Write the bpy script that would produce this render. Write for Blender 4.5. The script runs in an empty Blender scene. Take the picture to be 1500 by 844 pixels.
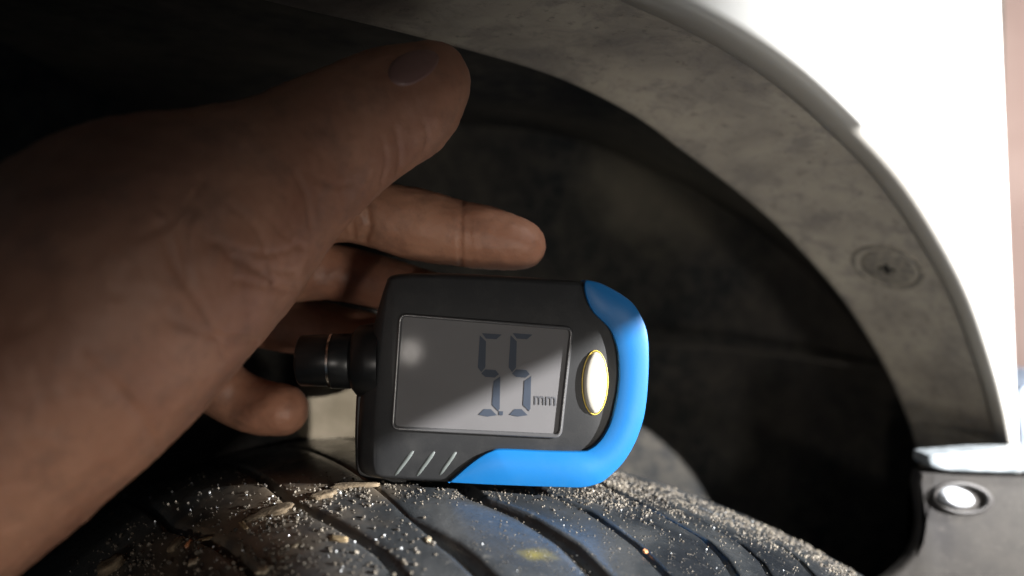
import bpy, bmesh, math, random
import numpy as np
from mathutils import Vector, Matrix
from mathutils.bvhtree import BVHTree
random.seed(7); rng = np.random.default_rng(7)
S = bpy.context.scene
COL = S.collection

# ---------------------------------------------------------------- camera
FPX = 1155.0                                   # focal length for a 1500 px wide picture
cam_d = bpy.data.cameras.new('camera'); cam = bpy.data.objects.new('camera', cam_d); COL.objects.link(cam)
cam_d.lens = 36 * FPX / 1500; cam_d.sensor_width = 36
cam.rotation_euler = (math.pi / 2, 0, 0)
cam_d.clip_start = 0.01; cam_d.clip_end = 50
cam_d.dof.use_dof = True; cam_d.dof.focus_distance = 0.186; cam_d.dof.aperture_fstop = 7
S.camera = cam
# ---------------------------------------------------------------- world
W = bpy.data.worlds.new('World'); S.world = W; W.use_nodes = True
W.node_tree.nodes['Background'].inputs[0].default_value = (0.62, 0.8, 1, 1)
W.node_tree.nodes['Background'].inputs[1].default_value = 0.03
S.view_settings.view_transform = 'Standard'; S.view_settings.look = 'None'
S.view_settings.exposure = 0; S.view_settings.gamma = 1

def P(px, py, y):
    """a point of the place, given the direction it is seen in and its distance in front of the lens"""
    return Vector(((px - 750) / FPX * y, y, -(py - 422) / FPX * y))
def pr(v): return (750 + v[0] / v[1] * FPX, 422 - v[2] / v[1] * FPX)

# ---------------------------------------------------------------- lamps
LAMP = Vector((0.46, -0.04, 0.09))
def beam(name, loc, a, b_, lit, soft, power, color, blend):
    # a spot whose cone edge, over a and b_, stands in for a cast shadow
    n = (a - loc).cross(b_ - loc).normalized()
    if n.dot(lit - loc) < 0: n = -n
    m = ((a + b_) / 2 - loc).normalized(); half = math.radians(86)
    l = bpy.data.lights.new(name, 'SPOT'); l.energy = power; l.spot_size = 2 * half; l.spot_blend = blend
    l.shadow_soft_size = soft; l.color = color
    o = bpy.data.objects.new(name, l); COL.objects.link(o); o.location = loc
    o.rotation_euler = (m * math.cos(half) + n * math.sin(half)).to_track_quat('-Z', 'Y').to_euler()
beam('key_spot', LAMP, P(600, 627, .185), P(930, 470, .185), P(850, 690, .185), .0025, 80, (1, .985, .97), .003)  # unseen key light, placed and cut to draw the shadow edge over the gauge
beam('phone_lamp', Vector((-.08, -.25, -.05)), P(120, 470, .123), P(560, 218, .16), P(300, 500, .13), .009, 1.25, (1, .92, .84), .07)
def area(name, loc, to, size, power, color):
    l = bpy.data.lights.new(name, 'AREA'); l.energy = power; l.size = size; l.color = color; l.shape = 'DISK'
    o = bpy.data.objects.new(name, l); COL.objects.link(o); o.location = loc
    o.rotation_euler = (Vector(to) - Vector(loc)).to_track_quat('-Z', 'Y').to_euler()
nf = Vector((.62, -.78, 0))
l = bpy.data.lights.new('fender_spot', 'SPOT'); l.energy = 270; l.spot_size = math.radians(15); l.spot_blend = .35; l.shadow_soft_size = .05  # unseen narrow spot added to burn out the fender alone
o = bpy.data.objects.new('fender_spot', l); COL.objects.link(o); tgt = Vector((.168, .262, .12)); o.location = tgt + nf * .60 + Vector((.08, 0, .62))
o.rotation_euler = (tgt - o.location).to_track_quat('-Z', 'Y').to_euler()
beam('low_fill', Vector((.20, -.20, -.11)), P(60, 515, .121), P(500, 238, .153), P(300, 500, .13), .03, 2.3, (1, .94, .85), .03)  # unseen fill added to brighten the flange, cut off above the hand
area('wall_fill', (1.1, .9, .4), (1.1, 1.6, .1), 0.3, 5, (1, .93, .9))  # unseen area light added to brighten the background wall

# ---------------------------------------------------------------- material helpers
def mat(name, col, rough=.5, spec=.5, metal=0, coat=0, coat_r=.05, sss=0):
    m = bpy.data.materials.new(name); m.use_nodes = True
    b = m.node_tree.nodes['Principled BSDF']
    b.inputs['Base Color'].default_value = (*col, 1); b.inputs['Roughness'].default_value = rough
    b.inputs['Specular IOR Level'].default_value = spec; b.inputs['Metallic'].default_value = metal
    b.inputs['Coat Weight'].default_value = coat; b.inputs['Coat Roughness'].default_value = coat_r
    if sss:
        b.inputs['Subsurface Weight'].default_value = sss
        b.inputs['Subsurface Radius'].default_value = (1, .35, .2); b.inputs['Subsurface Scale'].default_value = .0025
    return m, m.node_tree, b
def nd(t, kind, **kw):
    x = t.nodes.new(kind)
    for k, v in kw.items():
        if k in x.inputs.keys() if isinstance(k, str) else False: x.inputs[k].default_value = v
        else: setattr(x, k, v)
    return x
def noise(t, scale, detail=6, rough=.6, dist=0):
    tc = t.nodes.get('TC') or t.nodes.new('ShaderNodeTexCoord'); tc.name = 'TC'
    x = t.nodes.new('ShaderNodeTexNoise'); x.inputs['Scale'].default_value = scale; x.inputs['Detail'].default_value = detail
    x.inputs['Roughness'].default_value = rough; x.inputs['Distortion'].default_value = dist
    t.links.new(tc.outputs['Object'], x.inputs['Vector']); return x.outputs['Fac']
def ramp(t, src, stops):
    r = t.nodes.new('ShaderNodeValToRGB'); e = r.color_ramp.elements
    while len(e) < len(stops): e.new(.5)
    for k, (p, c) in enumerate(stops):
        e[k].position = p; e[k].color = (*c, 1) if len(c) == 3 else c
    t.links.new(src, r.inputs[0]); return r.outputs['Color']
def mixc(t, fac, a, b, mode='MIX'):
    x = t.nodes.new('ShaderNodeMix'); x.data_type = 'RGBA'; x.blend_type = mode
    for s, v in ((0, fac), (6, a), (7, b)):
        if isinstance(v, bpy.types.NodeSocket): t.links.new(v, x.inputs[s])
        else: x.inputs[s].default_value = v if s == 0 else (*v, 1)
    return x.outputs[2]
def bump(t, b, src, strength, dist, prev=None):
    x = t.nodes.new('ShaderNodeBump'); x.inputs['Strength'].default_value = strength; x.inputs['Distance'].default_value = dist
    t.links.new(src, x.inputs['Height'])
    if prev is not None: t.links.new(prev, x.inputs['Normal'])
    t.links.new(x.outputs[0], b.inputs['Normal']); return x.outputs[0]
def V3(v): return (v, v, v)
def blob(t, centre, radius, soft=.5, wob=.6, nscale=90):
    """mask of a stain with a shape of its own round a place on the surface"""
    tc = t.nodes.get('TC') or t.nodes.new('ShaderNodeTexCoord'); tc.name = 'TC'
    mp = t.nodes.new('ShaderNodeMapping'); mp.vector_type = 'POINT'
    r = radius if hasattr(radius, '__len__') else (radius,) * 3
    mp.inputs['Scale'].default_value = [1 / q for q in r]; mp.inputs['Location'].default_value = [-c / q for c, q in zip(centre, r)]
    t.links.new(tc.outputs['Object'], mp.inputs[0])
    ln = t.nodes.new('ShaderNodeVectorMath'); ln.operation = 'LENGTH'; t.links.new(mp.outputs[0], ln.inputs[0])
    nz = noise(t, nscale, 5)
    ma = t.nodes.new('ShaderNodeMath'); ma.operation = 'MULTIPLY_ADD'; t.links.new(nz, ma.inputs[0]); ma.inputs[1].default_value = wob
    t.links.new(ln.outputs['Value'], ma.inputs[2])
    return ramp(t, ma.outputs[0], [(max(0, .5 + wob * .25 - soft * .5) , (1, 1, 1)), (min(1, .5 + wob * .25 + soft * .5), (0, 0, 0))])

# ---------------------------------------------------------------- object helpers
def obj(name, me, m=None, parent=None, smooth=True, label=None, cat=None, kind=None, group=None, sharp=None):
    if isinstance(me, bmesh.types.BMesh):
        bm = me; me = bpy.data.meshes.new(name); bm.to_mesh(me); bm.free()
    if m and not me.materials: me.materials.append(m)
    if smooth: me.polygons.foreach_set('use_smooth', [True] * len(me.polygons))
    if sharp is not None: me.set_sharp_from_angle(angle=math.radians(sharp))
    o = bpy.data.objects.new(name, me); COL.objects.link(o); o.parent = parent
    if label: o['label'] = label
    if cat: o['category'] = cat
    if kind: o['kind'] = kind
    if group: o['group'] = group
    return o
def empty(name, label, cat, group=None):
    o = bpy.data.objects.new(name, None); COL.objects.link(o); o.empty_display_size = .01
    o['label'] = label; o['category'] = cat
    if group: o['group'] = group
    return o
def grid_mesh(rows, close_u=False, close_v=False, name='surface'):
    """rows: list of equally long lists of points"""
    nr, nc = len(rows), len(rows[0])
    v = [tuple(p) for r in rows for p in r]; f = []
    for i in range(nr if close_v else nr - 1):
        for j in range(nc if close_u else nc - 1):
            a = i * nc + j; b = i * nc + (j + 1) % nc; c = ((i + 1) % nr) * nc + (j + 1) % nc; d = ((i + 1) % nr) * nc + j
            f.append((a, b, c, d))
    me = bpy.data.meshes.new(name); me.from_pydata(v, [], f); me.update(); return me
def caps(me, nc, nr, first=True, last=True):
    bm = bmesh.new(); bm.from_mesh(me); bm.verts.ensure_lookup_table()
    if first: bmesh.ops.triangulate(bm, faces=[bm.faces.new([bm.verts[j] for j in range(nc)])])
    if last: bmesh.ops.triangulate(bm, faces=[bm.faces.new([bm.verts[(nr - 1) * nc + j] for j in reversed(range(nc))])])
    bmesh.ops.recalc_face_normals(bm, faces=bm.faces); return bm
def smooth_closed(pts, n=96, close=True):
    """Catmull-Rom through pts, resampled evenly"""
    p = np.array(pts, float); m = len(p); out = []
    rng_ = range(m) if close else range(m - 1)
    for i in rng_:
        if close: a, b, c, d = p[(i - 1) % m], p[i], p[(i + 1) % m], p[(i + 2) % m]
        else: a, b, c, d = p[max(i - 1, 0)], p[i], p[i + 1], p[min(i + 2, m - 1)]
        for t in np.linspace(0, 1, 12, endpoint=False):
            out.append(.5 * ((2 * b) + (-a + c) * t + (2 * a - 5 * b + 4 * c - d) * t * t + (-a + 3 * b - 3 * c + d) * t ** 3))
    if not close: out.append(p[-1])
    out = np.array(out)
    q = np.vstack([out, out[:1]]) if close else out
    s = np.r_[0, np.cumsum(np.linalg.norm(np.diff(q, axis=0), axis=1))]
    u = np.linspace(0, s[-1], n, endpoint=not close)
    return np.stack([np.interp(u, s, q[:, k]) for k in range(q.shape[1])], 1)
def inset(poly, d):
    """poly Nx2 closed; moves every point inward by d (pixels)"""
    t = np.roll(poly, -1, 0) - np.roll(poly, 1, 0); t /= np.linalg.norm(t, axis=1)[:, None] + 1e-9
    nrm = np.stack([-t[:, 1], t[:, 0]], 1)
    ar = np.sum(poly[:, 0] * np.roll(poly[:, 1], -1) - np.roll(poly[:, 0], -1) * poly[:, 1])
    return poly + nrm * d * (1 if ar > 0 else -1)
def plate(name, poly, depths_insets, m, parent, sharp=35, label=None, first=True, last=True, wob=None):
    """a solid built of rings of one outline: [(distance, inset)], front first"""
    rows = []
    for k, (y, ins) in enumerate(depths_insets):
        q = inset(poly, ins) if ins else poly
        if wob: q = wob(q, k)
        # positions are taken at the front distance so that the solid is a straight prism, not a cone
        y0 = depths_insets[0][0]
        rows.append([Vector((P(a, b, y0).x, y, P(a, b, y0).z)) for a, b in q])
    me = grid_mesh(rows, close_u=True)
    bm = caps(me, len(poly), len(rows), first, last); bpy.data.meshes.remove(me)
    return obj(name, bm, m, parent, sharp=sharp, label=label)
def tube(path, radii, seg=16, name='tube'):
    path = [Vector(p) for p in path]; rows = []
    up = Vector((0, 0, 1))
    for i, p in enumerate(path):
        d = (path[min(i + 1, len(path) - 1)] - path[max(i - 1, 0)]).normalized()
        a = d.cross(up if abs(d.z) < .9 else Vector((0, 1, 0))).normalized(); b = a.cross(d)
        r = radii[i] if hasattr(radii, '__len__') else radii
        rows.append([p + a * r * math.cos(2 * math.pi * k / seg) + b * r * math.sin(2 * math.pi * k / seg) for k in range(seg)])
    me = grid_mesh(rows, close_u=True); bm = caps(me, seg, len(rows)); bpy.data.meshes.remove(me); return bm

# ================================================================ SETTING
m, t, b = mat('wall_plaster', (.55, .42, .37), .9, .2)
t.links.new(ramp(t, noise(t, 4, 5), [(.35, (.46, .34, .30)), (.7, (.6, .47, .42))]), b.inputs['Base Color'])
v = [(-2, 1.6, -1.5), (4, 1.6, -1.5), (4, 1.6, 2.5), (-2, 1.6, 2.5)]
me = bpy.data.meshes.new('background_wall'); me.from_pydata(v, [], [(0, 1, 2, 3)])
obj('background_wall', me, m, None, smooth=False, kind='structure')

# ================================================================ CAR
car = empty('car', 'white car seen close at its wheel arch, tyre in the dusty grey opening', 'car')
# ---- fender and flange curves (seen directions), fender panel lies in one plane
C0, MF = .146, .8
def fender_y(px): return C0 / (1 - MF * (px - 750) / FPX)
outer = [(-700, -420), (-300, -330), (100, -235), (400, -165), (640, -112), (800, -72), (900, -42), (1000, 2), (1095, 52), (1180, 111), (1255, 180), (1320, 252), (1372, 332), (1420, 425), (1450, 510), (1472, 590), (1484, 655), (1490, 700)]
inner = [(-900, -300), (-450, -190), (0, -95), (250, -40), (400, 0), (560, 38), (700, 75), (790, 102), (860, 131), (935, 172), (1000, 220), (1070, 272), (1130, 322), (1190, 384), (1240, 445), (1290, 525), (1325, 600), (1345, 662), (1351, 708)]
NO = 140
OC = smooth_closed(outer, NO, close=False); IC = smooth_closed(inner, NO, close=False)
FL_D = .047
def flange_pt(k, s, lift=0.0):
    """s 0 at the fender edge, 1 at the inner lip"""
    a = P(*OC[k], fender_y(OC[k][0])); b_ = P(*IC[k], fender_y(OC[k][0]) + FL_D)
    p = a.lerp(b_, s)
    u = (b_ - a).normalized(); tg = (P(*OC[min(k + 1, NO - 1)], fender_y(OC[min(k + 1, NO - 1)][0])) - P(*OC[max(k - 1, 0)], fender_y(OC[max(k - 1, 0)][0]))).normalized()
    nn = u.cross(tg).normalized()
    return p, nn
def cen(k): return flange_pt(k, .5)[0]
_p, _n = flange_pt(90, .5)
FS = 1 if _n.dot(Vector((0, .25, -.1)) - _p) > 0 else -1
# flange: dusty grey underside, slightly dished, with a rounded inner lip
rows = []
for k in range(NO):
    r = []
    for s, h in ((.155, .0), (.25, -.0006), (.4, -.0010), (.55, -.0010), (.7, -.0007), (.85, 0), (.94, .0006), (.985, .0008), (1.0, .0002), (1.0, -.0016), (.97, -.004)):
        p, nn = flange_pt(k, s); r.append(p + nn * FS * h)
    rows.append(r)
M_fl, t, b = mat('dusty_plastic', (.2, .18, .16), .75, .3)
big = noise(t, 26, 5, .6, .4); mid_ = noise(t, 95, 8, .7, .6); fine = noise(t, 700, 4, .7)
c = ramp(t, big, [(.32, (.21, .19, .165)), (.5, (.35, .31, .25)), (.68, (.45, .40, .32))])
c = mixc(t, ramp(t, mid_, [(.38, V3(1)), (.52, V3(0))]), c, (.17, .155, .145), 'MIX')
c2 = mixc(t, .55, ramp(t, big, [(.32, (.22, .195, .17)), (.5, (.36, .315, .255)), (.68, (.45, .40, .32))]), c)
c3 = mixc(t, ramp(t, noise(t, 260, 5, .75), [(.3, V3(.75)), (.43, V3(0))]), c2, (.11, .10, .09))
t.links.new(mixc(t, ramp(t, fine, [(.45, V3(0)), (.8, V3(.35))]), c3, (.34, .31, .27)), b.inputs['Base Color'])
nb = bump(t, b, mid_, .35, .0012); bump(t, b, fine, .35, .0003, nb)
obj('arch_flange', grid_mesh(rows), M_fl, car, label='dusty grey inner flange of the wheel arch')
# paint of the fender
M_pt, t, b = mat('white_paint', (.82, .82, .80), .28, .5, coat=.6)
c = ramp(t, noise(t, 45, 6), [(.4, (.84, .84, .82)), (.75, (.78, .78, .75))])
at = t.nodes.new('ShaderNodeAttribute'); at.attribute_name = 'lip_shade'
c = mixc(t, at.outputs['Fac'], c, (.27, .245, .205))  # grey shading of the rolled lip put into the paint colour
t.links.new(c, b.inputs['Base Color'])
# fender panel: rolled edge, then flat to its right end, which turns away
def xr(py): return 1463 + py * .042 if py > -200 else 1454
rows = []
cc = (663, 750)
for k in range(NO):
    a = P(*OC[k], fender_y(OC[k][0])); p0, nn = flange_pt(k, 0); nn = nn * FS
    dirx, diry = OC[k][0] - cc[0], OC[k][1] - cc[1]
    if k == NO - 1 or OC[k][0] + 6 > xr(OC[k][1]): tmax = None
    # walk outward until the right end or far above
    s = 1.0
    while s < 3.2:
        x_, y_ = cc[0] + dirx * s, cc[1] + diry * s
        if x_ >= xr(y_) or y_ < -900: break
        s += .002
    e_px = (min(cc[0] + dirx * s, xr(y_)), y_)
    if s <= 1.004: e_px = (OC[k][0] + 3, OC[k][1] - 1)
    e = P(*e_px, fender_y(e_px[0]))
    out = (e - a); L = out.length; out = out.normalized()
    inw = Vector((-.62, .78, 0))
    r_ = min(.0032, L * .6)
    p0 = flange_pt(k, .16)[0] + nn * .0003; p1 = a + nn * .0012; p2 = a + out * r_
    row = [flange_pt(k, .17)[0] - nn * .0006]
    for q in np.linspace(0, 1, 9): row.append(p0 * (1 - q) ** 2 + p1 * 2 * q * (1 - q) + p2 * q * q)
    for q in (.15, .3, .5, .7, .85, .95, 1): 
        if L * q > r_ * 1.02: row.append(a + out * L * q)
        else: row.append(a + out * (r_ + .0001 * q))
    # right end turns away from us
    end = row[-1]
    for q in (30, 60, 90):
        th = math.radians(q); row.append(end + Vector((.78, .62, 0)) * .006 * math.sin(th) + inw * .006 * (1 - math.cos(th)))
    row.append(row[-1] + Vector((.3, .95, 0)) * .03)
    rows.append(row)
me = grid_mesh(rows); dd_ = me.attributes.new('lip_shade', 'FLOAT', 'POINT'); nC = len(rows[0])
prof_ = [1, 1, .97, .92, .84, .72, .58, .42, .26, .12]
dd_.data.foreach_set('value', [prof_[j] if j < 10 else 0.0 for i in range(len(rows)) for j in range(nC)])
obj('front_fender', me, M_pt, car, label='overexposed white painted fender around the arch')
# ---- screws in the flange
M_dk, t, b = mat('dark_plastic', (.035, .034, .034), .55, .4)
t.links.new(ramp(t, noise(t, 120, 6), [(.4, (.02, .02, .021)), (.7, (.07, .062, .055))]), b.inputs['Base Color'])
M_grime, t, b = mat('grimy_screw', (.14, .125, .11), .65, .4)
t.links.new(ramp(t, noise(t, 420, 6), [(.35, (.15, .135, .115)), (.65, (.30, .265, .21))]), b.inputs['Base Color'])
# BVH of the flange for seating the screw
fl = [o for o in car.children if o.name.startswith('arch_flange')][0]
def bvh(o): return BVHTree.FromPolygons([o.matrix_world @ v.co for v in o.data.vertices], [tuple(p.vertices) for p in o.data.polygons])
T = bvh(fl)
hp, hn, _, _ = T.ray_cast(Vector((0, 0, 0)), P(1300, 391, 1).normalized())
if hn.dot(hp) > 0: hn = -hn
tu = (P(1345, 391, hp.y) - P(1255, 391, hp.y)); tu = (tu - hn * tu.dot(hn)).normalized(); tv = hn.cross(tu)
def disc_rings(c, n_, u, v_, prof, seg=40, sq=1.0):
    rows = [[c + u * r * math.cos(2 * math.pi * k / seg) + v_ * r * sq * math.sin(2 * math.pi * k / seg) + n_ * h for k in range(seg)] for r, h in prof]
    return grid_mesh(rows, close_u=True)
# radius so that the washer looks 92 px wide
RW = 45 / FPX * hp.y / max(.35, abs((P(1345, 391, hp.y) - P(1255, 391, hp.y)).normalized().dot(tu)))
me = disc_rings(hp, hn, tu, tv, [(RW * 1.0, -.001), (RW, .0006), (RW * .93, .0010), (RW * .86, .0008), (RW * .8, -.0007)])
wash = obj('washer', me, M_grime, car)
me = disc_rings(hp, hn, tu, tv, [(RW * .80, -.0008), (RW * .755, .0003), (RW * .66, .0007), (RW * .3, .0009), (RW * .001, .00095)])
scr = obj('screw', me, M_grime, car, label='dusty cross head screw in the flange')
bm = bmesh.new()
for ang in (.5, .5 + math.pi / 2):
    d1 = tu * math.cos(ang) + tv * math.sin(ang); d2 = hn.cross(d1)
    vs = [bm.verts.new(hp + hn * .00115 + d1 * RW * .23 * a_ + d2 * RW * .05 * b_) for a_, b_ in ((-1, -1), (1, -1), (1, 1), (-1, 1))]
    vs2 = [bm.verts.new(v_.co - hn * .0006 - (v_.co - hp) * .1) for v_ in vs]
    bm.faces.new(vs)
    for q in range(4): bm.faces.new((vs[q], vs[(q + 1) % 4], vs2[(q + 1) % 4], vs2[q]))
    hn = hn * 1.0
    hp = hp + hn * .00005
M_black, _, _ = mat('black_recess', (.008, .008, .008), .8, .2)
obj('cross_slot', bm, M_black, scr, smooth=False)
# ---- wheel well liner
M_ln, t, b = mat('liner_plastic', (.03, .03, .03), .85, .12)
c = ramp(t, noise(t, 9, 6, .6, .5), [(.38, (.016, .018, .020)), (.52, (.040, .037, .033)), (.68, (.085, .074, .060))])
c = mixc(t, ramp(t, noise(t, 130, 6, .7), [(.42, V3(0)), (.7, V3(.5))]), c, (.10, .088, .07))
c = mixc(t, mixc(t, 1, blob(t, P(960, 265, .40), (.10, .16, .075), .6, .7, 30), V3(.8), 'MULTIPLY'), c, (.13, .115, .085))
c = mixc(t, mixc(t, 1, blob(t, P(1200, 500, .40), (.12, .16, .10), .7, .7, 30), V3(.45), 'MULTIPLY'), c, (.06, .052, .045))
t.links.new(c, b.inputs['Base Color']); bump(t, b, noise(t, 90, 6, .6), .5, .002)
rows = []
YB = .46
for k in range(NO):
    p, nn = flange_pt(k, 1.0); nn = nn * FS
    q = p - nn * .006
    row = [flange_pt(k, .97)[0] - nn * .004, q + Vector((0, .004, 0)), q + Vector((0, .02, 0)) - nn * .004]
    for s in (.2, .4, .6, .8, 1):
        row.append(Vector((q.x * (1 + .25 * s), q.y + (YB - q.y) * s, q.z * (1 + .2 * s))) - nn * .004)
    rows.append(row)
obj('arch_liner', grid_mesh(rows), M_ln, car, label='dark ribbed plastic liner above the tyre')
# back panel of the well with moulded steps
bm = bmesh.new()
gx, gz = 320, 110
vv = [[None] * (gx + 1) for _ in range(gz + 1)]
for i in range(gz + 1):
    for j in range(gx + 1):
        x = -1.3 + 1.562 * j / gx; z = -.6 + 1.2 * i / gz
        px, py = pr((x, .42, z)); d = 0
        d += .010 * math.exp(-((py - (512 + (px - 950) * .09 + ((px - 950) / 400) ** 2 * 20)) / 9) ** 2) * (1 if px > 900 else 0)
        d += .02 / (1 + math.exp(-(py - 600) / 20)) * .6
        vv[i][j] = bm.verts.new((x, .42 - d, z))
for i in range(gz):
    for j in range(gx): bm.faces.new((vv[i][j], vv[i][j + 1], vv[i + 1][j + 1], vv[i + 1][j]))
obj('inner_panel', bm, M_ln, car)
M_br2, _, _ = mat('dusty_ridge', (.045, .04, .034), .8, .2)
rows = [[Vector((x, y, z)) for z in (-.5, -.2, 0, .2, .4)] for x, y in ((.19, .318), (.24, .40), (.32, .56))]
obj('side_blocker', grid_mesh(rows), M_ln, car)  # hidden wall added to keep the key light out of the well
pts = [P(x, y, .375) for x, y in smooth_closed([(930, 505), (1010, 506), (1100, 514), (1200, 528), (1330, 552)], 24, False)]
obj('moulding_ridge', tube(pts, .0011, 10), M_br2, car)
M_br, t, b = mat('tan_plate_mat', (.3, .26, .19), .8, .2)
t.links.new(ramp(t, noise(t, 90, 5), [(.35, (.075, .062, .042)), (.7, (.12, .10, .072))]), b.inputs['Base Color'])
plate('dark_sheet', smooth_closed([(-400, 300), (-100, 268), (300, 262), (480, 266), (550, 290), (576, 345), (582, 500), (582, 880), (560, 900), (-390, 900), (-410, 880)], 120), [(.256, 3), (.2565, 0), (.2600, 0)], M_ln, car, label='black sheet added to darken the gap behind the hand')  # sheet added so the gap between hand and tyre stays dark
plate('tan_plate', smooth_closed([(440, 560), (500, 545), (560, 550), (570, 600), (560, 641), (500, 643), (440, 642), (436, 600)], 48), [(.252, 2), (.253, 0), (.2615, 0)], M_br, car, label='small tan plate behind the gauge knob')  # tan plate added for the pale patch by the knob
# the fender goes on to the left, past the place we look from; added to keep leaking light off the hand
def side_panel(name, off, m):
    rows = []
    for i in range(25):
        x = -.088 - .5 * i / 24; zb = .082 - .12 * max(0, (i - 4) / 20) ** 2 - off * .3
        rows.append([Vector((x, C0 + MF * x, z)) + Vector((-.62, .78, 0)) * off for z in (zb, zb + .01, zb + .1, .6)])
    return obj(name, grid_mesh(rows), m, car)
side_panel('wing_panel', 0.0, M_pt); side_panel('wing_liner', .004, M_ln)
# ---- bumper corner under the fender
M_bp, t, b = mat('bumper_dusty', (.1, .09, .085), .75, .2)
c = ramp(t, noise(t, 22, 7, .65, .4), [(.35, (.012, .011, .011)), (.5, (.022, .020, .018)), (.7, (.036, .032, .028))])
c = mixc(t, ramp(t, noise(t, 330, 5, .7), [(.55, V3(0)), (.75, V3(.5))]), c, (.05, .045, .04))
t.links.new(c, b.inputs['Base Color']); bump(t, b, noise(t, 300, 6), .3, .0005)
YP = .272
face = [(1348, 690), (1420, 694), (1500, 697), (1560, 700), (1980, 704), (1990, 1100), (1220, 1100), (1225, 950), (1262, 880), (1312, 842), (1338, 812), (1350, 775), (1346, 725)]
poly = smooth_closed(face, 110)
plate('bumper_corner', poly, [(YP, 7), (YP + .0006, 3), (YP + .002, 0), (YP + .005, 0)], M_bp, car, label='dusty dark bumper corner below the fender')
M_edge, t, b = mat('worn_white_edge', (.5, .54, .58), .4, .5, coat=.3)
t.links.new(ramp(t, noise(t, 150, 6), [(.35, (.10, .115, .125)), (.65, (.22, .24, .255))]), b.inputs['Base Color'])
edge = smooth_closed([(1362, 668), (1385, 665), (1440, 661), (1500, 660), (1560, 660), (1570, 690), (1500, 694), (1430, 693), (1385, 690), (1362, 683)], 80)
plate('bumper_edge', edge, [(YP - .004, 4), (YP - .0035, 1.5), (YP - .002, 0), (YP + .006, 0)], M_edge, car, label='pale blue white top edge of the bumper')
# clip with its recessed ring
def ell(cx, cy, rx, ry, rot=0, n_=48):
    a = np.linspace(0, 2 * math.pi, n_, endpoint=False); x, y = rx * np.cos(a), ry * np.sin(a)
    c_, s_ = math.cos(rot), math.sin(rot); return np.stack([cx + x * c_ - y * s_, cy + x * s_ + y * c_], 1)
q_o, q_i = ell(1410, 730, 46, 25, .12), ell(1410, 730, 34, 17, .12)
rows = [[P(a, b_, YP - .0002) for a, b_ in q_o], [P(a, b_, YP - .0022) for a, b_ in (q_o + (q_i - q_o) * .35)], [P(a, b_, YP - .002) for a, b_ in (q_o + (q_i - q_o) * .7)], [P(a, b_, YP - .0004) for a, b_ in q_i]]
M_ring, _, _ = mat('clip_ring_black', (.03, .028, .027), .5, .4)
ringo = obj('clip_ring', grid_mesh(rows, close_u=True), M_ring, car)
M_clip, t, b = mat('white_clip', (.45, .47, .5), .45, .4)
plate('bumper_clip', ell(1406, 732, 25, 14, .18), [(YP - .0045, 6), (YP - .0038, 2), (YP - .0025, 0), (YP, 0)], M_clip, car, label='white oval push clip in the bumper corner')
# sliver of trim beyond the fender, right border
M_tr, t, b = mat('grey_blue_trim', (.14, .17, .22), .5, .5)
plate('door_trim', smooth_closed([(1492, 575), (1520, 560), (1580, 560), (1580, 700), (1498, 690), (1496, 640)], 40), [(.34, 2), (.345, 0), (.4, 0)], M_tr, car, label='grey blue trim sliver beyond the fender')

# ================================================================ TYRE (part of the car)
TC = np.array([-0.04521, 0.21149, -0.342265]); TR = .297196; YAW, ROLL, K2, K4 = .586941, .313717, 1.28764, 62.583
TA = np.array([math.cos(YAW) * math.cos(ROLL), math.sin(YAW) * math.cos(ROLL), -math.sin(ROLL)])
TU = np.array([0, 0, 1.0]) - TA * TA[2]; TU /= np.linalg.norm(TU)
TV = np.cross(TA, TU)
if TV[1] > 0: TV = -TV                                     # towards the camera
def trad(a): return TR - K2 * a * a - K4 * a ** 4
def tp(a, th, h=0.0):
    r = trad(a) + h
    return TC + a * TA + r * (math.cos(th) * TU + math.sin(th) * TV)
YS = np.linspace(.08, .45, 500)
def tyre_hit(px, py):
    d = np.array([(px - 750) / FPX, 1, -(py - 422) / FPX]); Q = YS[:, None] * d - TC
    a = Q @ TA; rho = np.linalg.norm(Q - a[:, None] * TA, axis=1); F = rho - trad(a)
    i = int(np.argmax(F < 0))
    if i == 0: return None
    tt = F[i - 1] / (F[i - 1] - F[i]); y = YS[i - 1] + tt * (YS[i] - YS[i - 1]); p = d * y; q = p - TC; a = q @ TA
    w = q - a * TA; return p, a, math.atan2(w @ TV, w @ TU)
def tnorm(a, th):
    e = 1e-4; da = tp(a + e, th) - tp(a - e, th); dt = tp(a, th + e) - tp(a, th - e)
    n_ = np.cross(da, dt); n_ /= np.linalg.norm(n_)
    return n_ if n_ @ (math.cos(th) * TU + math.sin(th) * TV) > 0 else -n_
thetas = np.concatenate([np.radians(np.linspace(-180, -45, 28))[:-1], np.radians(np.linspace(-45, 35, 321)), np.radians(np.linspace(35, 180, 30))[1:-1]])
A_MIN, A_MAX, DG = -.155, .062, .003
# each groove: places seen along it, width, start (it tapers out there)
def track(pts):
    q = sorted((h[2], h[1]) for h in (tyre_hit(*p) for p in pts) if h is not None); return [x[0] for x in q], [x[1] for x in q]
seen = [([(250, 770), (330, 800), (380, 844)], .0022), ([(430, 738), (500, 770), (560, 810), (590, 844)], .0018), ([(597, 755), (636, 780), (680, 812), (712, 843)], .0034),
        ([(700, 728), (768, 756), (832, 796), (872, 836)], .0043), ([(800, 722), (856, 744), (904, 776), (936, 800), (978, 843)], .0020),
        ([(905, 722), (972, 754), (1032, 788), (1060, 816), (1078, 843)], .0024), ([(960, 728), (1032, 764), (1084, 794), (1116, 822), (1128, 843)], .0014),
        ([(1010, 738), (1096, 772), (1140, 796), (1172, 820), (1192, 843)], .0018)]
grooves = []
for pts, w in seen:
    th_, a_ = track(pts); grooves.append((th_, a_, w))
def gc(g, th):
    th_, a_, w = g; return float(np.interp(th, th_, a_))
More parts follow.
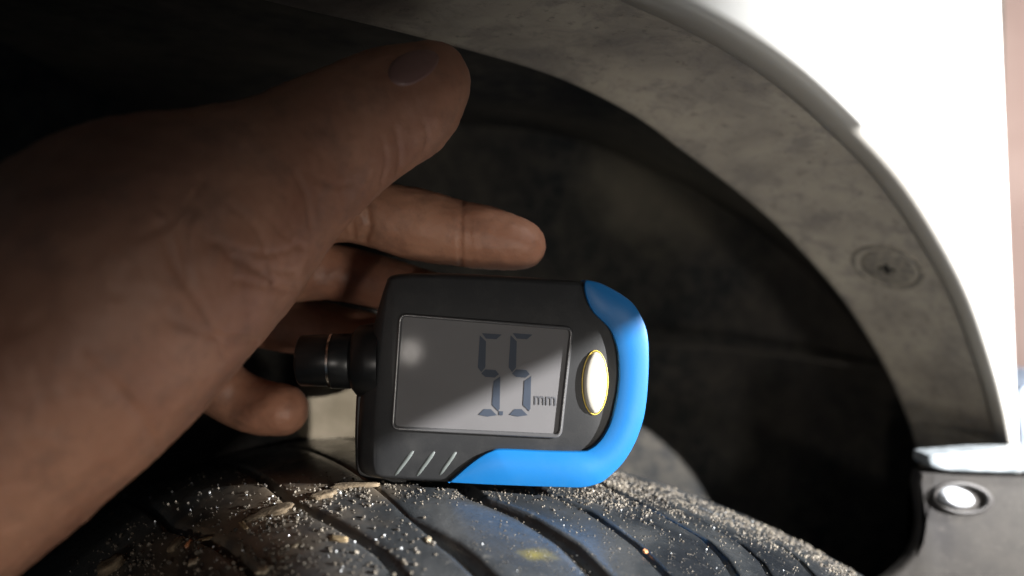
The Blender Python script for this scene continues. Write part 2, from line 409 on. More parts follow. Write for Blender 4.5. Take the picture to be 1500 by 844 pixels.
def gw(k, th):
    w = grooves[k][2]
    if k == 2: w *= min(1, max(.05, (th - grooves[2][0][0]) / math.radians(3.0)))
    return w
M_rb, t, b = mat('wet_rubber', (.03, .031, .034), .33, .5, coat=.5, coat_r=.28)
dustm = noise(t, 60, 8, .7, .6); sp = noise(t, 420, 5, .7); bigm = noise(t, 22, 5, .6, .5)
c = ramp(t, bigm, [(.40, (.009, .011, .014)), (.52, (.022, .025, .028)), (.68, (.06, .062, .063))])
# mud lies along the left shoulder and on the far right shoulder
ml = blob(t, tp(-.118, math.radians(4)), (.075, .07, .05), .5, 1.0, 70)
mr = blob(t, tp(.030, math.radians(0)), (.030, .03, .03), .5, .8, 120)
mud = mixc(t, 1.0, ml, mr, 'ADD')
sel = mixc(t, 1.0, mud, ramp(t, dustm, [(.36, V3(0)), (.52, V3(1))]), 'MULTIPLY')
c = mixc(t, mixc(t, 1.0, sel, V3(.95), 'MULTIPLY'), c, (.16, .125, .085))
c = mixc(t, ramp(t, sp, [(.62, V3(0)), (.74, V3(.65))]), c, (.20, .19, .17))
yy = tyre_hit(786, 812)[0]
c = mixc(t, mixc(t, 1, blob(t, yy, (.0085, .0050, .0045), .7, .9, 420), V3(.9), 'MULTIPLY'), c, (.17, .145, .03))
t.links.new(c, b.inputs['Base Color'])
rr = ramp(t, noise(t, 70, 7, .7), [(.35, V3(.14)), (.65, V3(.40))])
rr = mixc(t, 1.0, rr, mixc(t, 1.0, sel, V3(.4), 'MULTIPLY'), 'ADD')
t.links.new(rr, b.inputs['Roughness'])
nb = bump(t, b, dustm, .3, .0010); nb = bump(t, b, sp, .4, .0004, nb)
M_gr, t, b = mat('dirty_groove', (.03, .028, .026), .8, .3)
t.links.new(ramp(t, noise(t, 380, 6, .7), [(.36, (.07, .062, .052)), (.55, (.15, .13, .10)), (.7, (.26, .22, .17))]), b.inputs['Base Color'])
bump(t, b, noise(t, 500, 5, .7), .6, .0006)
tyre = obj('tyre', grid_mesh([[tp(a, th, -DG) for a in np.linspace(A_MIN, A_MAX, 40)] for th in thetas], close_v=True), M_gr, car, label='wet black tyre with sand stuck along its tread')
# sidewalls, so that the tyre is a ring seen from elsewhere
for side, a0 in ((-1, A_MIN), (1, A_MAX)):
    prof = [(a0, trad(a0)), (a0 + side * .012, trad(a0) - .02), (a0 + side * .016, trad(a0) - .05), (a0 + side * .006, trad(a0) - .085), (a0 - side * .01, trad(a0) - .10)]
    rows = [[TC + a * TA + r * (math.cos(th) * TU + math.sin(th) * TV) for a, r in prof] for th in thetas[::4]]
    obj('sidewall', grid_mesh(rows, close_v=True), M_rb, tyre)
def rib(k):
    rows = []
    for th in thetas:
        lo = A_MIN if k == 0 else gc(grooves[k - 1], th) + gw(k - 1, th) / 2
        hi = A_MAX if k == len(grooves) else gc(grooves[k], th) - gw(k, th) / 2
        c_ = min(.0009, (hi - lo) * .2); r = [tp(lo - .0002, th, -DG - .0005), tp(lo, th, -.0007), tp(lo + c_ * .4, th, -.0002), tp(lo + c_, th, 0)]
        for s in np.linspace(0, 1, 9)[1:-1]: r.append(tp(lo + c_ + (hi - lo - 2 * c_) * s, th, 0))
        r += [tp(hi - c_, th, 0), tp(hi - c_ * .4, th, -.0002), tp(hi, th, -.0007), tp(hi + .0002, th, -DG - .0005)]
        rows.append(r)
    return obj('tread_rib', grid_mesh(rows, close_v=True), M_rb, tyre)
for k in range(len(grooves) + 1): rib(k)

# sand stuck to the tread: nobody could count it
ICO = bmesh.new(); bmesh.ops.create_icosphere(ICO, subdivisions=1, radius=1); ICO.verts.ensure_lookup_table()
iv = np.array([v.co for v in ICO.verts]); ifc = np.array([[v.index for v in f.verts] for f in ICO.faces]); ICO.free()
def in_groove(a, th): return any(abs(a - gc(g, th)) < g[2] / 2 for g in grooves)
def grains(name, spots, m, label):
    V, Fc = [], []
    for k, (px, py, rpx) in enumerate(spots):
        h = tyre_hit(px, py)
        if h is None: continue
        p, a, th = h; r = rpx / FPX * p[1]
        if in_groove(a, th): p = p - tnorm(a, th) * .002
        R_ = np.array(Matrix.Rotation(random.random() * 6.28, 3, Vector((random.random() - .5, random.random() - .5, random.random() - .5))))
        s = iv * (r * np.array([1, random.uniform(.6, 1), random.uniform(.5, .95)])) * rng.uniform(.8, 1.15, (len(iv), 1))
        V.append(s @ R_.T + p + tnorm(a, th) * r * .35); Fc.append(ifc + 12 * (len(V) - 1))
    me = bpy.data.meshes.new(name); me.from_pydata(np.concatenate(V).tolist(), [], np.concatenate(Fc).tolist())
    o = obj(name, me, m, None, smooth=False, label=label, kind='stuff', cat='sand'); return o
def edge_y(px): return float(np.interp(px, [100, 480, 560, 700, 880, 905, 980, 1060, 1130, 1196, 1260], [640, 640, 650, 670, 690, 692, 715, 744, 772, 797, 842]))
spots = []
for _ in range(1700):                                      # dense band below the far edge at the right
    px = random.uniform(850, 1262); d = abs(random.gauss(0, 1)) * (14 + 16 * math.exp(-abs(px - 930) / 70)); spots.append((px, edge_y(px) + 1.5 + d, random.uniform(.9, 2.6)))
for _ in range(420): spots.append((random.gauss(905, 45), random.gauss(722, 12), random.uniform(1, 3.2)))
for _ in range(260):
    px = random.uniform(560, 880); spots.append((px, random.gauss(724, 6), random.uniform(.8, 2)))
for _ in range(900): spots.append((random.uniform(690, 1260), random.uniform(720, 844), random.uniform(.6, 1.5)))
for _ in range(700):
    px = random.uniform(90, 620); spots.append((px, random.uniform(690, 850), random.uniform(.8, 2.0)))
for cx_, cy_, n_, sx, sy in ((500, 722, 160, 40, 10), (400, 760, 90, 30, 12), (390, 830, 80, 30, 14), (545, 712, 90, 20, 5), (280, 785, 30, 12, 8), (190, 830, 60, 30, 12), (440, 742, 70, 40, 8)):
    for _ in range(n_): spots.append((random.gauss(cx_, sx), random.gauss(cy_, sy), random.uniform(1.2, 3.0)))
for _ in range(170): spots.append((random.uniform(150, 640), random.gauss(800, 32), random.uniform(2.0, 4.6)))
for _ in range(40): spots.append((random.gauss(385, 22), random.gauss(828, 12), random.uniform(2.5, 5.5)))
M_sd, t, b = mat('sand_grain', (.3, .25, .18), .6, .5)
t.links.new(ramp(t, noise(t, 330, 2, .5), [(.36, (.028, .024, .019)), (.5, (.075, .063, .048)), (.66, (.18, .155, .12))]), b.inputs['Base Color'])
grains('sand', spots, M_sd, 'pale brown sand grains stuck all over the tyre tread')
spots = [(random.uniform(160, 640), random.uniform(700, 844), random.uniform(.9, 2.0)) for _ in range(45)] + [(random.uniform(700, 1200), random.uniform(735, 844), random.uniform(.8, 1.5)) for _ in range(25)] + [(490 + random.gauss(0, 5), 722 + random.gauss(0, 6), 2.2) for _ in range(8)] + [(396 + random.gauss(0, 3), 742 + random.gauss(0, 8), 1.9) for _ in range(8)]
M_dr, _, _ = mat('water_drop', (.75, .78, .8), .08, .8, coat=1)
o = grains('water_droplets', spots, M_dr, 'tiny glinting water beads on the dirty tread'); o['category'] = 'water'
# single bits one can pick out
def lump(name, px, py, rx, ry, rot, m, label, cat, group=None, th_=.5):
    h = tyre_hit(px, py); p, a, th = h; n_ = Vector(tnorm(a, th)); p = Vector(p); k = p.y / FPX
    u = P(px + math.cos(rot), py + math.sin(rot), p.y) - P(px, py, p.y); u = (u - n_ * u.dot(n_)).normalized(); v_ = n_.cross(u)
    bm = bmesh.new(); bmesh.ops.create_icosphere(bm, subdivisions=3, radius=1)
    for q in bm.verts:
        w = q.co.copy(); w = w / (abs(w.x) ** 4 + abs(w.y) ** 4 + abs(w.z) ** 4) ** .25 * .9; from_n = 1 + .22 * math.sin(w.x * 5 + px) * math.cos(w.y * 4 + py) + .1 * math.sin(w.z * 9 + px)
        q.co = u * w.x * rx * k * from_n + v_ * w.y * ry * k * from_n * 1.3 + n_ * w.z * min(rx, ry) * k * th_ * from_n
    o = obj(name, bm, m, None, label=label, cat=cat, group=group); o.location = p + n_ * min(rx, ry) * k * th_ * .3; return o
def pm(name, c, r=.6): 
    m, t, b = mat(name, c, r, .4)
    t.links.new(ramp(t, noise(t, 700, 4), [(.35, tuple(x * .7 for x in c)), (.65, tuple(min(1, x * 1.25) for x in c))]), b.inputs['Base Color']); return m
M_p1, M_p2, M_p3 = pm('pale_stone', (.24, .20, .14)), pm('orange_seed', (.50, .22, .10), .35), pm('straw', (.20, .15, .085))
lump('pebble', 386, 836, 10, 7, .2, M_p1, 'largest cream pebble at the bottom edge of the tyre left of centre', 'pebble')
lump('pebble', 284, 824, 8, 6, -.3, M_p1, 'cream pebble under the orange seed on the tyre', 'pebble')
lump('pebble', 433, 800, 5, 4, .6, M_p1, 'small round pebble between the cream pebbles and the gauge', 'pebble')
lump('pebble', 627, 791, 5, 6, 0, M_p1, 'tan pebble beside the tapering tread groove', 'pebble')
lump('seed', 276, 797, 4, 8, .15, M_p2, 'glossy orange seed at the left shoulder of the tyre', 'seed')
lump('grit_crumb', 945, 808, 4, 4, 0, M_p2, 'single orange crumb on the thin groove right of the gauge', 'crumb')
lump('leaf_bit', 300, 790, 12, 3.5, .35, M_p3, 'dry brown leaf bit lying right of the orange seed', 'leaf bit', th_=.3)
lump('leaf_bit', 496, 790, 17, 6, .95, M_p3, 'long tan leaf bit below the gauge lower left corner', 'leaf bit', th_=.3)
lump('straw_bit', 357, 770, 17, 2.5, 1.2, M_p3, 'thin pale straw standing beside the mud ridge', 'straw', th_=1)
# mud clods on the shoulder
M_md, t, b = mat('dry_mud', (.2, .15, .095), .9, .2)
t.links.new(ramp(t, noise(t, 260, 7, .7), [(.35, (.06, .045, .03)), (.65, (.17, .13, .085))]), b.inputs['Base Color'])
bump(t, b, noise(t, 500, 6, .7), .7, .0008)
lump('mud_clod', 520, 712, 38, 8, -.3, M_md, 'long mud clod touching the lower left gauge corner', 'mud', th_=.5)
lump('mud_clod', 474, 727, 19, 9, -.1, M_md, 'round reddish mud clod left of the gauge', 'mud', th_=.6)
lump('mud_clod', 395, 750, 34, 13, -.25, M_md, 'broad flat mud clod in the middle of the left tread', 'mud', th_=.25)
lump('mud_clod', 258, 800, 9, 14, 0, M_md, 'small mud clod left of the orange seed', 'mud', th_=.6)
lump('mud_clod', 165, 832, 22, 16, .3, M_md, 'mud clod at the bottom left end of the lit tyre', 'mud', th_=.6)

# ================================================================ GAUGE
YG = .185
gauge = empty('tread_depth_gauge', 'black and blue digital tread gauge reading 5.5 mm standing on the tyre', 'gauge')
M_bk, t, b = mat('black_abs', (.035, .036, .038), .45, .35)
bump(t, b, noise(t, 2500, 3, .6), .12, .0002)
t.links.new(ramp(t, noise(t, 160, 6, .7), [(.5, (.016, .0165, .0175)), (.78, (.028, .028, .028))]), b.inputs['Base Color'])
body = [(577, 402), (640, 400), (720, 403), (800, 408), (856, 413), (890, 428), (918, 452), (934, 485), (940, 530), (938, 580), (930, 625), (912, 665), (888, 694), (862, 708), (800, 712), (720, 711), (640, 709), (585, 706), (552, 702), (541, 688), (540, 650), (543, 590), (548, 530), (555, 465), (563, 418)]
BO = smooth_closed(body, 200)
def left_out(q, k):
    amt = [0, 0, 0.5, 1.0, 1.0, .9, .7][k] * 21
    w = np.clip((620 - q[:, 0]) / 80, 0, 1) * np.clip((q[:, 1] - 400) / 130, 0.15, 1)
    q = q.copy(); q[:, 0] -= amt * w; return q
shell = plate('body', BO, [(YG, 9), (YG + .0004, 4.5), (YG + .0016, 1), (YG + .004, 0), (YG + .010, 0), (YG + .0135, 3), (YG + .015, 9)], M_bk, gauge, wob=left_out, sharp=60)
# blue bumper trim, proud of the body
M_bl, t, b = mat('blue_plastic', (.008, .19, .62), .42, .35)
t.links.new(ramp(t, noise(t, 200, 5, .7), [(.5, (.003, .098, .28)), (.8, (.008, .102, .275))]), b.inputs['Base Color'])
bump(t, b, noise(t, 1800, 3), .08, .0002)
bl_out = smooth_closed([(656, 707.5), (700, 710), (760, 712.5), (820, 714.5), (852, 715), (875, 710), (889, 702), (912, 680), (929, 653), (940, 625), (946, 600), (950, 560), (951, 517), (949, 490), (943, 470), (929, 446), (912, 432), (897, 423), (878, 414), (860, 410)], 110, close=False)
bl_in = smooth_closed([(857, 412), (856, 422), (859, 436), (864, 449), (872, 461), (883, 471), (893, 482), (900, 497), (905, 517), (907, 545), (906, 565), (902, 590), (895, 617), (886, 636), (877, 648), (866, 657), (850, 662), (800, 661.5), (735, 659), (718, 662), (704, 669), (686, 682), (670, 696), (657, 707)], 110, close=False)
blue_poly = np.vstack([bl_out, bl_in])
NB = len(blue_poly); rings = [(YG - .0014, 1.6), (YG - .0013, .8), (YG - .0010, .25), (YG - .0006, 0), (YG + .0125, 0), (YG + .013, 1)]
me = grid_mesh([[Vector((P(p[0], p[1], YG - .0014).x, y, P(p[0], p[1], YG - .0014).z)) for p in inset(blue_poly, ins)] for y, ins in rings], close_u=True)
bm = bmesh.new(); bm.from_mesh(me); bpy.data.meshes.remove(me); bm.verts.ensure_lookup_table()
for base in (0, NB * (len(rings) - 1)):
    for i in range(NB // 2 - 1):
        q = [i, i + 1, NB - 2 - i, NB - 1 - i]; bm.faces.new([bm.verts[base + k] for k in q])
bmesh.ops.recalc_face_normals(bm, faces=bm.faces)
obj('bumper_trim', bm, M_bl, gauge, sharp=50, label='bright blue bumper trim round the right end and bottom')
# screen bezel ring and lcd
def rrect(tl, tr, br, bl_, r, n_=10):
    pts = []; c4 = [np.array(q, float) for q in (tl, tr, br, bl_)]
    for i in range(4):
        p = c4[i]; a = c4[i - 1] - p; b_ = c4[(i + 1) % 4] - p; a /= np.linalg.norm(a); b_ /= np.linalg.norm(b_)
        for s in np.linspace(0, 1, n_):
            pts.append((1 - s) ** 2 * (p + a * r) + 2 * s * (1 - s) * p + s * s * (p + b_ * r))
    return np.array(pts)
bo = rrect((584, 458), (841, 478), (823, 643), (572, 630), 14); bi = rrect((590, 464), (834, 483.5), (817, 635), (579, 624), 7)
def gp(q, y): return Vector((P(q[0], q[1], YG).x, y, P(q[0], q[1], YG).z))
ZS = -.0011
rows = [[gp(q, YG + .0006) for q in bo]]
for s, h in ((.12, -.00035), (.35, -.0007), (.62, -.00075), (.85, -.0005), (1.0, .0000), (1.02, .0009)):
    rows.append([gp(q, YG + h + (ZS if h > -.0002 else 0)) if h > .0005 else gp(q, YG + h - .0003) for q in bo + (bi - bo) * s])
M_bz, _, _ = mat('bezel_black', (.06, .06, .062), .22, .6)
obj('screen_bezel', grid_mesh(rows, close_u=True), M_bz, gauge)
M_lcd, t, b = mat('lcd_grey', (.31, .305, .31), 1, .05)
t.links.new(ramp(t, noise(t, 55, 3), [(.3, (.128, .125, .128)), (.7, (.118, .115, .118))]), b.inputs['Base Color'])
me = bpy.data.meshes.new('lcd_screen'); me.from_pydata([tuple(gp(q, YG - .0003)) for q in bi], [], [tuple(range(len(bi)))])
bm = bmesh.new(); bm.from_mesh(me); bmesh.ops.triangulate(bm, faces=bm.faces); bm.normal_update(); bm.faces.ensure_lookup_table()
if bm.faces[0].normal.y > 0: bmesh.ops.reverse_faces(bm, faces=bm.faces)
lcd = obj('lcd_screen', bm, M_lcd, gauge, smooth=False)
M_seg, _, _ = mat('lcd_segment', (.034, .043, .060), .6, .2)
M_segf, _, _ = mat('lcd_print_faint', (.072, .074, .082), .6, .2)
def flat(name, polys, m, y, label=None):
    bm = bmesh.new()
    for pl in polys:
        f = [bm.verts.new(gp(q, y)) for q in pl]; g = [bm.verts.new(gp(q, y + .00010)) for q in pl]
        bm.faces.new(f)
        for i in range(len(f)): bm.faces.new((f[i], f[(i + 1) % len(f)], g[(i + 1) % len(f)], g[i]))
    bmesh.ops.recalc_face_normals(bm, faces=bm.faces); return obj(name, bm, m, lcd, smooth=False, label=label)
def five(x, sk=0):
    return [[(x + 6, 488), (x + 35, 490), (x + 27, 497), (x + 12, 496)],
            [(x + 3, 491), (x + 12, 500), (x + 11, 538), (x + 5, 545), (x + 0, 538)],
            [(x + 5, 547), (x + 11, 541), (x + 26, 542), (x + 31, 548), (x + 25, 553), (x + 11, 552)],
            [(x + 33, 551), (x + 32, 598), (x + 30, 602), (x + 21, 593), (x + 23, 558)],
            [(x + 1, 607), (x + 9, 599), (x + 19, 599), (x + 28, 608), (x + 14, 610)]]
flat('digit', five(700), M_seg, YG - .00042); flat('digit', five(745), M_seg, YG - .00042)
flat('decimal_point', [[(731, 602), (737, 602.3), (736.5, 608), (730.5, 607.7)]], M_seg, YG - .00042)
cu = bpy.data.curves.new('mm', 'FONT'); cu.body = 'mm'; cu.size = 1
to = bpy.data.objects.new('mm', cu); COL.objects.link(to); dg = bpy.context.evaluated_depsgraph_get()
me = bpy.data.meshes.new_from_object(to.evaluated_get(dg)); bpy.data.objects.remove(to)
xs = [v.co.x for v in me.vertices]; ys = [v.co.y for v in me.vertices]
for v_ in me.vertices:
    u_ = (v_.co.x - min(xs)) / (max(xs) - min(xs)); w_ = (v_.co.y - min(ys)) / (max(ys) - min(ys))
    v_.co = gp((783 + 31 * u_, 592.5 - 13 * w_ + 1.5 * u_), YG - .00045)
me.materials.clear(); obj('unit_text', me, M_segf, lcd, smooth=False)
# clear cover pane
m = bpy.data.materials.new('clear_cover'); m.use_nodes = True; t = m.node_tree; t.nodes.clear()
om = t.nodes.new('ShaderNodeOutputMaterial'); tr = t.nodes.new('ShaderNodeBsdfTransparent'); gl = t.nodes.new('ShaderNodeBsdfGlossy'); mx = t.nodes.new('ShaderNodeMixShader'); lw = t.nodes.new('ShaderNodeLayerWeight'); lw.inputs[0].default_value = .5; pw = t.nodes.new('ShaderNodeMath'); pw.operation = 'POWER'; pw.inputs[1].default_value = 4; fr = t.nodes.new('ShaderNodeMath'); fr.operation = 'MULTIPLY_ADD'; fr.inputs[1].default_value = .9; fr.inputs[2].default_value = .0007; t.links.new(lw.outputs['Facing'], pw.inputs[0]); t.links.new(pw.outputs[0], fr.inputs[0])
tr.inputs[0].default_value = (.97, .97, .97, 1); gl.inputs['Roughness'].default_value = .06
t.links.new(fr.outputs[0], mx.inputs[0]); t.links.new(tr.outputs[0], mx.inputs[1]); t.links.new(gl.outputs[0], mx.inputs[2]); t.links.new(mx.outputs[0], om.inputs[0])
me = bpy.data.meshes.new('screen_cover'); me.from_pydata([tuple(gp(q, YG - .0007)) for q in bi], [], [tuple(range(len(bi)))])
bm = bmesh.new(); bm.from_mesh(me); bmesh.ops.triangulate(bm, faces=bm.faces); bm.normal_update(); bm.faces.ensure_lookup_table()
if bm.faces[0].normal.y > 0: bmesh.ops.reverse_faces(bm, faces=bm.faces)
obj('screen_cover', bm, m, gauge, smooth=False)
# button
M_bt, _, _ = mat('cream_button', (.40, .38, .33), .5, .4)
M_yr, _, _ = mat('yellow_ring', (.55, .40, .07), .4, .5)
be = ell(871.5, 560.5, 17, 45, .02, 64); bc = np.array([871.5, 560.5])
me = grid_mesh([[gp(q, YG + dy) for q in bc + (be - bc) * k_] for k_, dy in ((.02, -.0015), (.4, -.00148), (.7, -.0014), (.85, -.0012), (.95, -.0009), (1, -.0003), (1, .001))], close_u=True)
bt = obj('button', me, M_bt, gauge, label='cream oval push button')
eo, ei = ell(871.5, 560.5, 20, 48, .02, 64), ell(871.5, 560.5, 17.2, 45.2, .02, 64)
obj('button_ring', grid_mesh([[gp(q, YG + .0008) for q in eo], [gp(q, YG - .0003) for q in eo + (ei - eo) * .2], [gp(q, YG - .0004) for q in eo + (ei - eo) * .7], [gp(q, YG + .0008) for q in ei]], close_u=True), M_yr, bt)
# grip ridges
M_rg, _, _ = mat('worn_ridge', (.075, .085, .082), .5, .4)
for (x0, y0, x1, y1) in ((609, 656, 575, 701), (640, 657, 607, 702), (671, 658, 641, 700)):
    pth = [gp((x0 + (x1 - x0) * s, y0 + (y1 - y0) * s), YG + .0004 - (.0000 if 0 < s < 1 else -.0008)) for s in np.linspace(0, 1, 9)]
    obj('grip_ridge', tube(pth, [.0002, .0005, .00062, .00064, .00064, .00062, .0006, .0005, .0002], 10), M_rg, gauge)
# probe collar and knob
YK = YG + .008
M_kb, t, b = mat('knob_black', (.007, .0075, .008), .32, .35)
def turned(name, prof, m, parent, cy, seg=48, flat_=1):
    rows = []
    for px, rpx in prof:
        c_ = P(px, cy, YK); r = rpx / FPX * YK
        rows.append([c_ + Vector((0, -r * math.cos(2 * math.pi * k / seg) * flat_, r * math.sin(2 * math.pi * k / seg))) for k in range(seg)])
    me = grid_mesh(rows, close_u=True); bm = caps(me, seg, len(rows)); bpy.data.meshes.remove(me)
    return obj(name, bm, m, parent, sharp=40)
kn = turned('probe_knob', [(438, 29), (440, 35), (443, 37.5), (484, 38), (485.5, 36)], M_kb, gauge, 528)
turned('probe_collar', [(488.5, 38), (490, 40), (515, 40.5), (517, 39), (519, 43), (527, 52), (545, 56), (560, 56)], M_kb, gauge, 529)
M_ch, _, _ = mat('chrome', (.75, .75, .73), .18, .5, metal=1)
turned('chrome_ring', [(484.5, 36), (485, 40), (488.7, 40.2), (489.2, 36)], M_ch, gauge, 528.5)
# side cheek under the collar (the deeper rear half of the case)
ck = smooth_closed([(548, 560), (523, 575), (519, 600), (518, 650), (520, 690), (530, 701), (560, 706), (600, 706), (600, 560)], 60)
plate('rear_case', ck, [(YG + .005, 5), (YG + .006, 1), (YG + .008, 0), (YG + .019, 0)], M_bk, gauge)

# ================================================================ HAND
M_sk, t, b = mat('skin', (.36, .2, .13), .5, .45, sss=.12)
c = ramp(t, noise(t, 34, 5, .6, .3), [(.3, (.27, .118, .072)), (.5, (.385, .188, .118)), (.72, (.45, .235, .150))])
c = mixc(t, ramp(t, noise(t, 130, 6, .7), [(.36, V3(.45)), (.5, V3(0))]), c, (.20, .11, .08))
t.links.new(mixc(t, ramp(t, noise(t, 12, 3), [(.55, V3(0)), (.75, V3(.5))]), c, (.36, .17, .12)), b.inputs['Base Color'])
vo = t.nodes.new('ShaderNodeTexVoronoi'); vo.feature = 'DISTANCE_TO_EDGE'; vo.inputs['Scale'].default_value = 1500
t.links.new(t.nodes['TC'].outputs['Object'], vo.inputs['Vector'])
nb = bump(t, b, vo.outputs[0], .25, .0002); bump(t, b, noise(t, 240, 5, .65), .35, .0006, nb)
chains = [
    # forearm, wrist, heel of the thumb, thumb : (px, py, distance, radius px)
    [(-420, 900, .135, 250), (-210, 730, .138, 240), (-30, 590, .142, 232), (110, 470, .147, 226), (215, 380, .152, 205), (320, 318, .158, 158), (405, 262, .163, 122), (470, 218, .168, 106), (540, 176, .173, 92), (590, 152, .176, 86), (622, 130, .178, 68), (634, 116, .179, 57)],
    # palm behind the heel of the thumb
    [(60, 560, .170, 150), (180, 470, .178, 160), (290, 410, .186, 130), (360, 380, .195, 95)],
    # index finger, crossing above the gauge
    [(360, 345, .198, 70), (430, 318, .203, 58), (505, 308, .206, 47), (560, 317, .207, 49), (610, 328, .208, 54), (665, 340, .207, 49), (700, 347, .206, 49), (745, 355, .205, 42), (766, 359, .205, 36)],
    # middle finger, going behind the gauge
    [(340, 400, .206, 60), (420, 398, .213, 46), (500, 400, .217, 42), (580, 420, .221, 40), (650, 440, .222, 36)],
    # ring finger, behind the collar
    [(330, 440, .215, 55), (400, 470, .224, 44), (480, 482, .230, 40), (560, 500, .232, 38), (630, 520, .232, 34)],
    # little finger, folded, its tip under the knob
    [(260, 500, .205, 60), (300, 545, .216, 48), (345, 583, .220, 42), (385, 600, .218, 41), (414, 602, .215, 39)],
]
def skin_surface(chains, vox=.0008, k=.0035):
    segs = [[np.array([*P(x, y, d), r / FPX * d]) for x, y, d, r in c] for c in chains]
    al = np.array([q for c in segs for q in c]); lo = (al[:, :3] - al[:, 3:]).min(0) - .006; hi = (al[:, :3] + al[:, 3:]).max(0) + .006
    lo = np.maximum(lo, [-.19, .02, -.14]); hi = np.minimum(hi, [.2, .32, .2])
    N = np.ceil((hi - lo) / vox).astype(int) + 1; D = np.full(N, .05, np.float32)
    ax = [lo[i] + vox * np.arange(N[i]) for i in range(3)]
    for c in segs:
        E_ = np.full(N, .05, np.float32)
        for q in smooth_closed(np.array(c), max(30, len(c) * 9), close=False):
            R_ = q[3] + .012; i0 = np.maximum(((q[:3] - R_ - lo) / vox).astype(int), 0); i1 = np.minimum(((q[:3] + R_ - lo) / vox).astype(int) + 1, N)
            if (i1 <= i0).any(): continue
            X, Y, Z = (ax[i][i0[i]:i1[i]] - q[i] for i in range(3))
            d = np.sqrt(X[:, None, None] ** 2 + Y[None, :, None] ** 2 + Z[None, None, :] ** 2).astype(np.float32) - q[3]
            sl = tuple(slice(i0[i], i1[i]) for i in range(3)); E_[sl] = np.minimum(E_[sl], d)
        h = np.clip(.5 + .5 * (E_ - D) / k, 0, 1); D = E_ * (1 - h) + D * h - k * h * (1 - h)
    D[0] = D[-1] = .01; D[:, 0] = D[:, -1] = .01; D[:, :, 0] = D[:, :, -1] = .01          # closed where it leaves the block
    I = D < 0; cs = [(i, j, l_) for i in (0, 1) for j in (0, 1) for l_ in (0, 1)]
    sub = lambda A, c: A[c[0]:A.shape[0] - 1 + c[0], c[1]:A.shape[1] - 1 + c[1], c[2]:A.shape[2] - 1 + c[2]]
    cnt = sum(sub(I, c).astype(np.int8) for c in cs); act = (cnt > 0) & (cnt < 8); idx = np.full(act.shape, -1, np.int64); cell = np.argwhere(act); idx[act] = np.arange(len(cell))
    acc = np.zeros((len(cell), 3)); num = np.zeros(len(cell)); dv = {c: sub(D, c)[act] for c in cs}
    for c in cs:
        for a_ in range(3):
            if c[a_] == 0:
                c2 = tuple(1 if q == a_ else c[q] for q in range(3)); u, w = dv[c], dv[c2]; x = (u < 0) != (w < 0)
                t_ = np.where(x, u / np.where(x, u - w, 1), 0); p = np.array(c, float)[None].repeat(len(u), 0); p[:, a_] = t_; acc += p * x[:, None]; num += x
    V_ = lo + vox * (cell + acc / num[:, None]); F_ = []
    for a_ in range(3):
        b_, c_ = (a_ + 1) % 3, (a_ + 2) % 3
        s0 = [slice(None)] * 3; s1 = [slice(None)] * 3; s0[a_] = slice(0, -1); s1[a_] = slice(1, None)
        u, w = I[tuple(s0)], I[tuple(s1)]
        for sg in (0, 1):
            e = np.argwhere((u & ~w) if sg == 0 else (~u & w)); e = e[(e[:, b_] > 0) & (e[:, c_] > 0)]
            eb = np.zeros(3, int); eb[b_] = 1; ec = np.zeros(3, int); ec[c_] = 1
            q = [idx[tuple(x.T)] for x in (e - eb - ec, e - ec, e, e - eb)]
            F_.append(np.stack(q if sg == 0 else q[::-1], 1))
    F_ = np.concatenate(F_); F_ = F_[(F_ >= 0).all(1)]
    ed = np.concatenate([F_[:, [i, (i + 1) % 4]] for i in range(4)]); ed = np.concatenate([ed, ed[:, ::-1]]); deg = np.bincount(ed[:, 0], minlength=len(V_))[:, None]
    for it in range(22):
        m_ = np.stack([np.bincount(ed[:, 0], V_[ed[:, 1], q], len(V_)) for q in range(3)], 1) / np.maximum(deg, 1)
        V_ = V_ + (m_ - V_) * .55
    me = bpy.data.meshes.new('person'); me.from_pydata(V_.tolist(), [], F_.tolist()); me.update(); return me
hm = skin_surface(chains)
n_v = len(hm.vertices); co = np.empty(n_v * 3); hm.vertices.foreach_get('co', co); co = co.reshape(-1, 3)
nv = np.empty(n_v * 3); hm.vertex_normals.foreach_get('vector', nv); nv = nv.reshape(-1, 3)
ppx = 750 + co[:, 0] / co[:, 1] * FPX; ppy = 422 - co[:, 2] / co[:, 1] * FPX
front = -(nv * (co / np.linalg.norm(co, axis=1)[:, None])).sum(1)
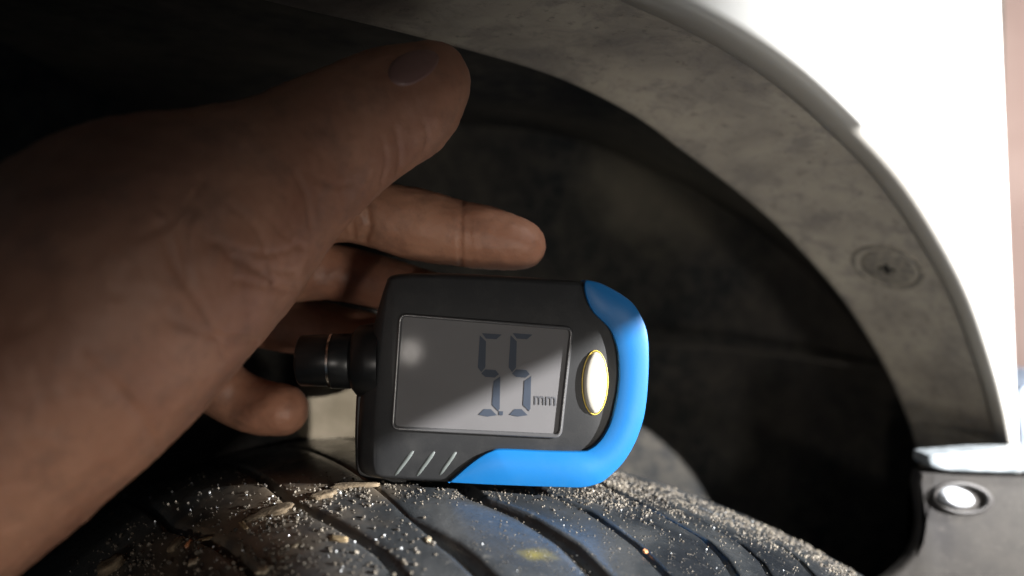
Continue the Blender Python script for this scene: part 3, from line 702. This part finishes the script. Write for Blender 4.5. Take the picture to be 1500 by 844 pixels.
# skin creases and folds: (polyline, half width px, depth m, distance range)
creases = [([(340, 300), (372, 330), (392, 372), (402, 410)], 3, .0004, (0, .175)), ([(360, 380), (395, 396), (430, 398)], 2.5, .0005, (0, .175)), ([(405, 330), (425, 352), (447, 362)], 2.5, .0005, (0, .175)),
    ([(200, 350), (240, 330), (275, 300), (300, 262)], 4, .0003, (0, .175)), ([(225, 300), (250, 318), (262, 345)], 3, .0004, (0, .175)), ([(460, 260), (492, 272), (520, 268)], 3, .0003, (0, .175)),
    ([(330, 372), (370, 392), (405, 415), (432, 428)], 4, .0006, (0, .175)), ([(345, 410), (385, 418), (420, 428)], 3, .0005, (0, .175)),
    ([(300, 350), (350, 366), (398, 372), (440, 360)], 4, .0005, (0, .175)), ([(250, 470), (300, 488), (350, 498), (385, 500)], 5, .0005, (0, .175)),
    ([(235, 330), (262, 400), (300, 455), (330, 520)], 7, .0004, (0, .175)), ([(580, 190), (588, 225), (583, 262)], 4, .0006, (0, .185)), ([(620, 178), (628, 200), (622, 228)], 3, .0004, (0, .185)),
    ([(560, 205), (566, 235), (560, 268)], 3, .0004, (0, .185)),
    ([(430, 250), (450, 290), (455, 330)], 5, .0004, (0, .175)), ([(120, 520), (190, 590), (230, 650)], 8, .0004, (0, .175)), ([(290, 300), (268, 350), (280, 410)], 6, .0004, (0, .175)),
    ([(678, 295), (673, 340), (675, 392)], 3.5, .0008, (.185, .215)), ([(543, 278), (536, 300), (541, 330), (535, 352)], 5, .0010, (.185, .215)), ([(522, 290), (514, 312), (518, 348)], 4, .0007, (.185, .215)),
    ([(505, 300), (500, 320), (506, 345)], 3, .0004, (.185, .215)), ([(690, 300), (688, 340), (690, 388)], 2.5, .0003, (.185, .215)), ([(440, 300), (470, 330), (480, 345)], 4, .0006, (.17, .215))]
for pl, w, dep, (y0, y1) in creases:
    w = w * .75; dep = dep * 1.25
    pl = smooth_closed(pl, 40, close=False); dmin = np.full(n_v, 1e9)
    for q in pl: dmin = np.minimum(dmin, np.hypot(ppx - q[0], ppy - q[1]))
    k = np.exp(-(dmin / w) ** 2) * (front > 0) * (co[:, 1] > y0) * (co[:, 1] < y1)
    co -= nv * (k * dep * 1.0)[:, None]
from mathutils import noise as MN
vis = np.where((co[:, 1] > 0) & (front > -.3))[0]
for q in vis:
    v_ = Vector(co[q]); co[q] += nv[q] * (.0006 * MN.noise(v_ * 60) + .00024 * MN.noise(v_ * 220) + .00016 * MN.noise(v_ * 620))
hm.vertices.foreach_set('co', co.ravel()); hm.update()
hand = obj('person', hm, M_sk, None, label='bare left hand of a person steadying the gauge from behind, thumb up', cat='person')
T = bvh(hand)
# thumbnail
def patch(name, cx, cy, rx, ry, rot, m, lift):
    rows = []
    for i in range(13):
        row = []
        for j in range(28):
            r = i / 12 if i else .001; a = 2 * math.pi * j / 28
            x, y = rx * r * math.cos(a), ry * r * math.sin(a) * (1 - .15 * math.cos(a))
            px, py = cx + x * math.cos(rot) - y * math.sin(rot), cy + x * math.sin(rot) + y * math.cos(rot)
            h, nn, _, _ = T.ray_cast(Vector((0, 0, 0)), P(px, py, 1).normalized())
            if h is None: h = P(px, py, .185); nn = Vector((0, -1, 0))
            row.append(h + nn * lift * (1 if i < 11 else (.6 if i == 11 else -1.0)))
        rows.append(row)
    return obj(name, grid_mesh(rows, close_u=True), m, hand)
M_nl, _, _ = mat('nail', (.24, .13, .11), .35, .5, coat=.2)
patch('thumbnail', 606, 98, 42, 24, -.42, M_nl, .0003)
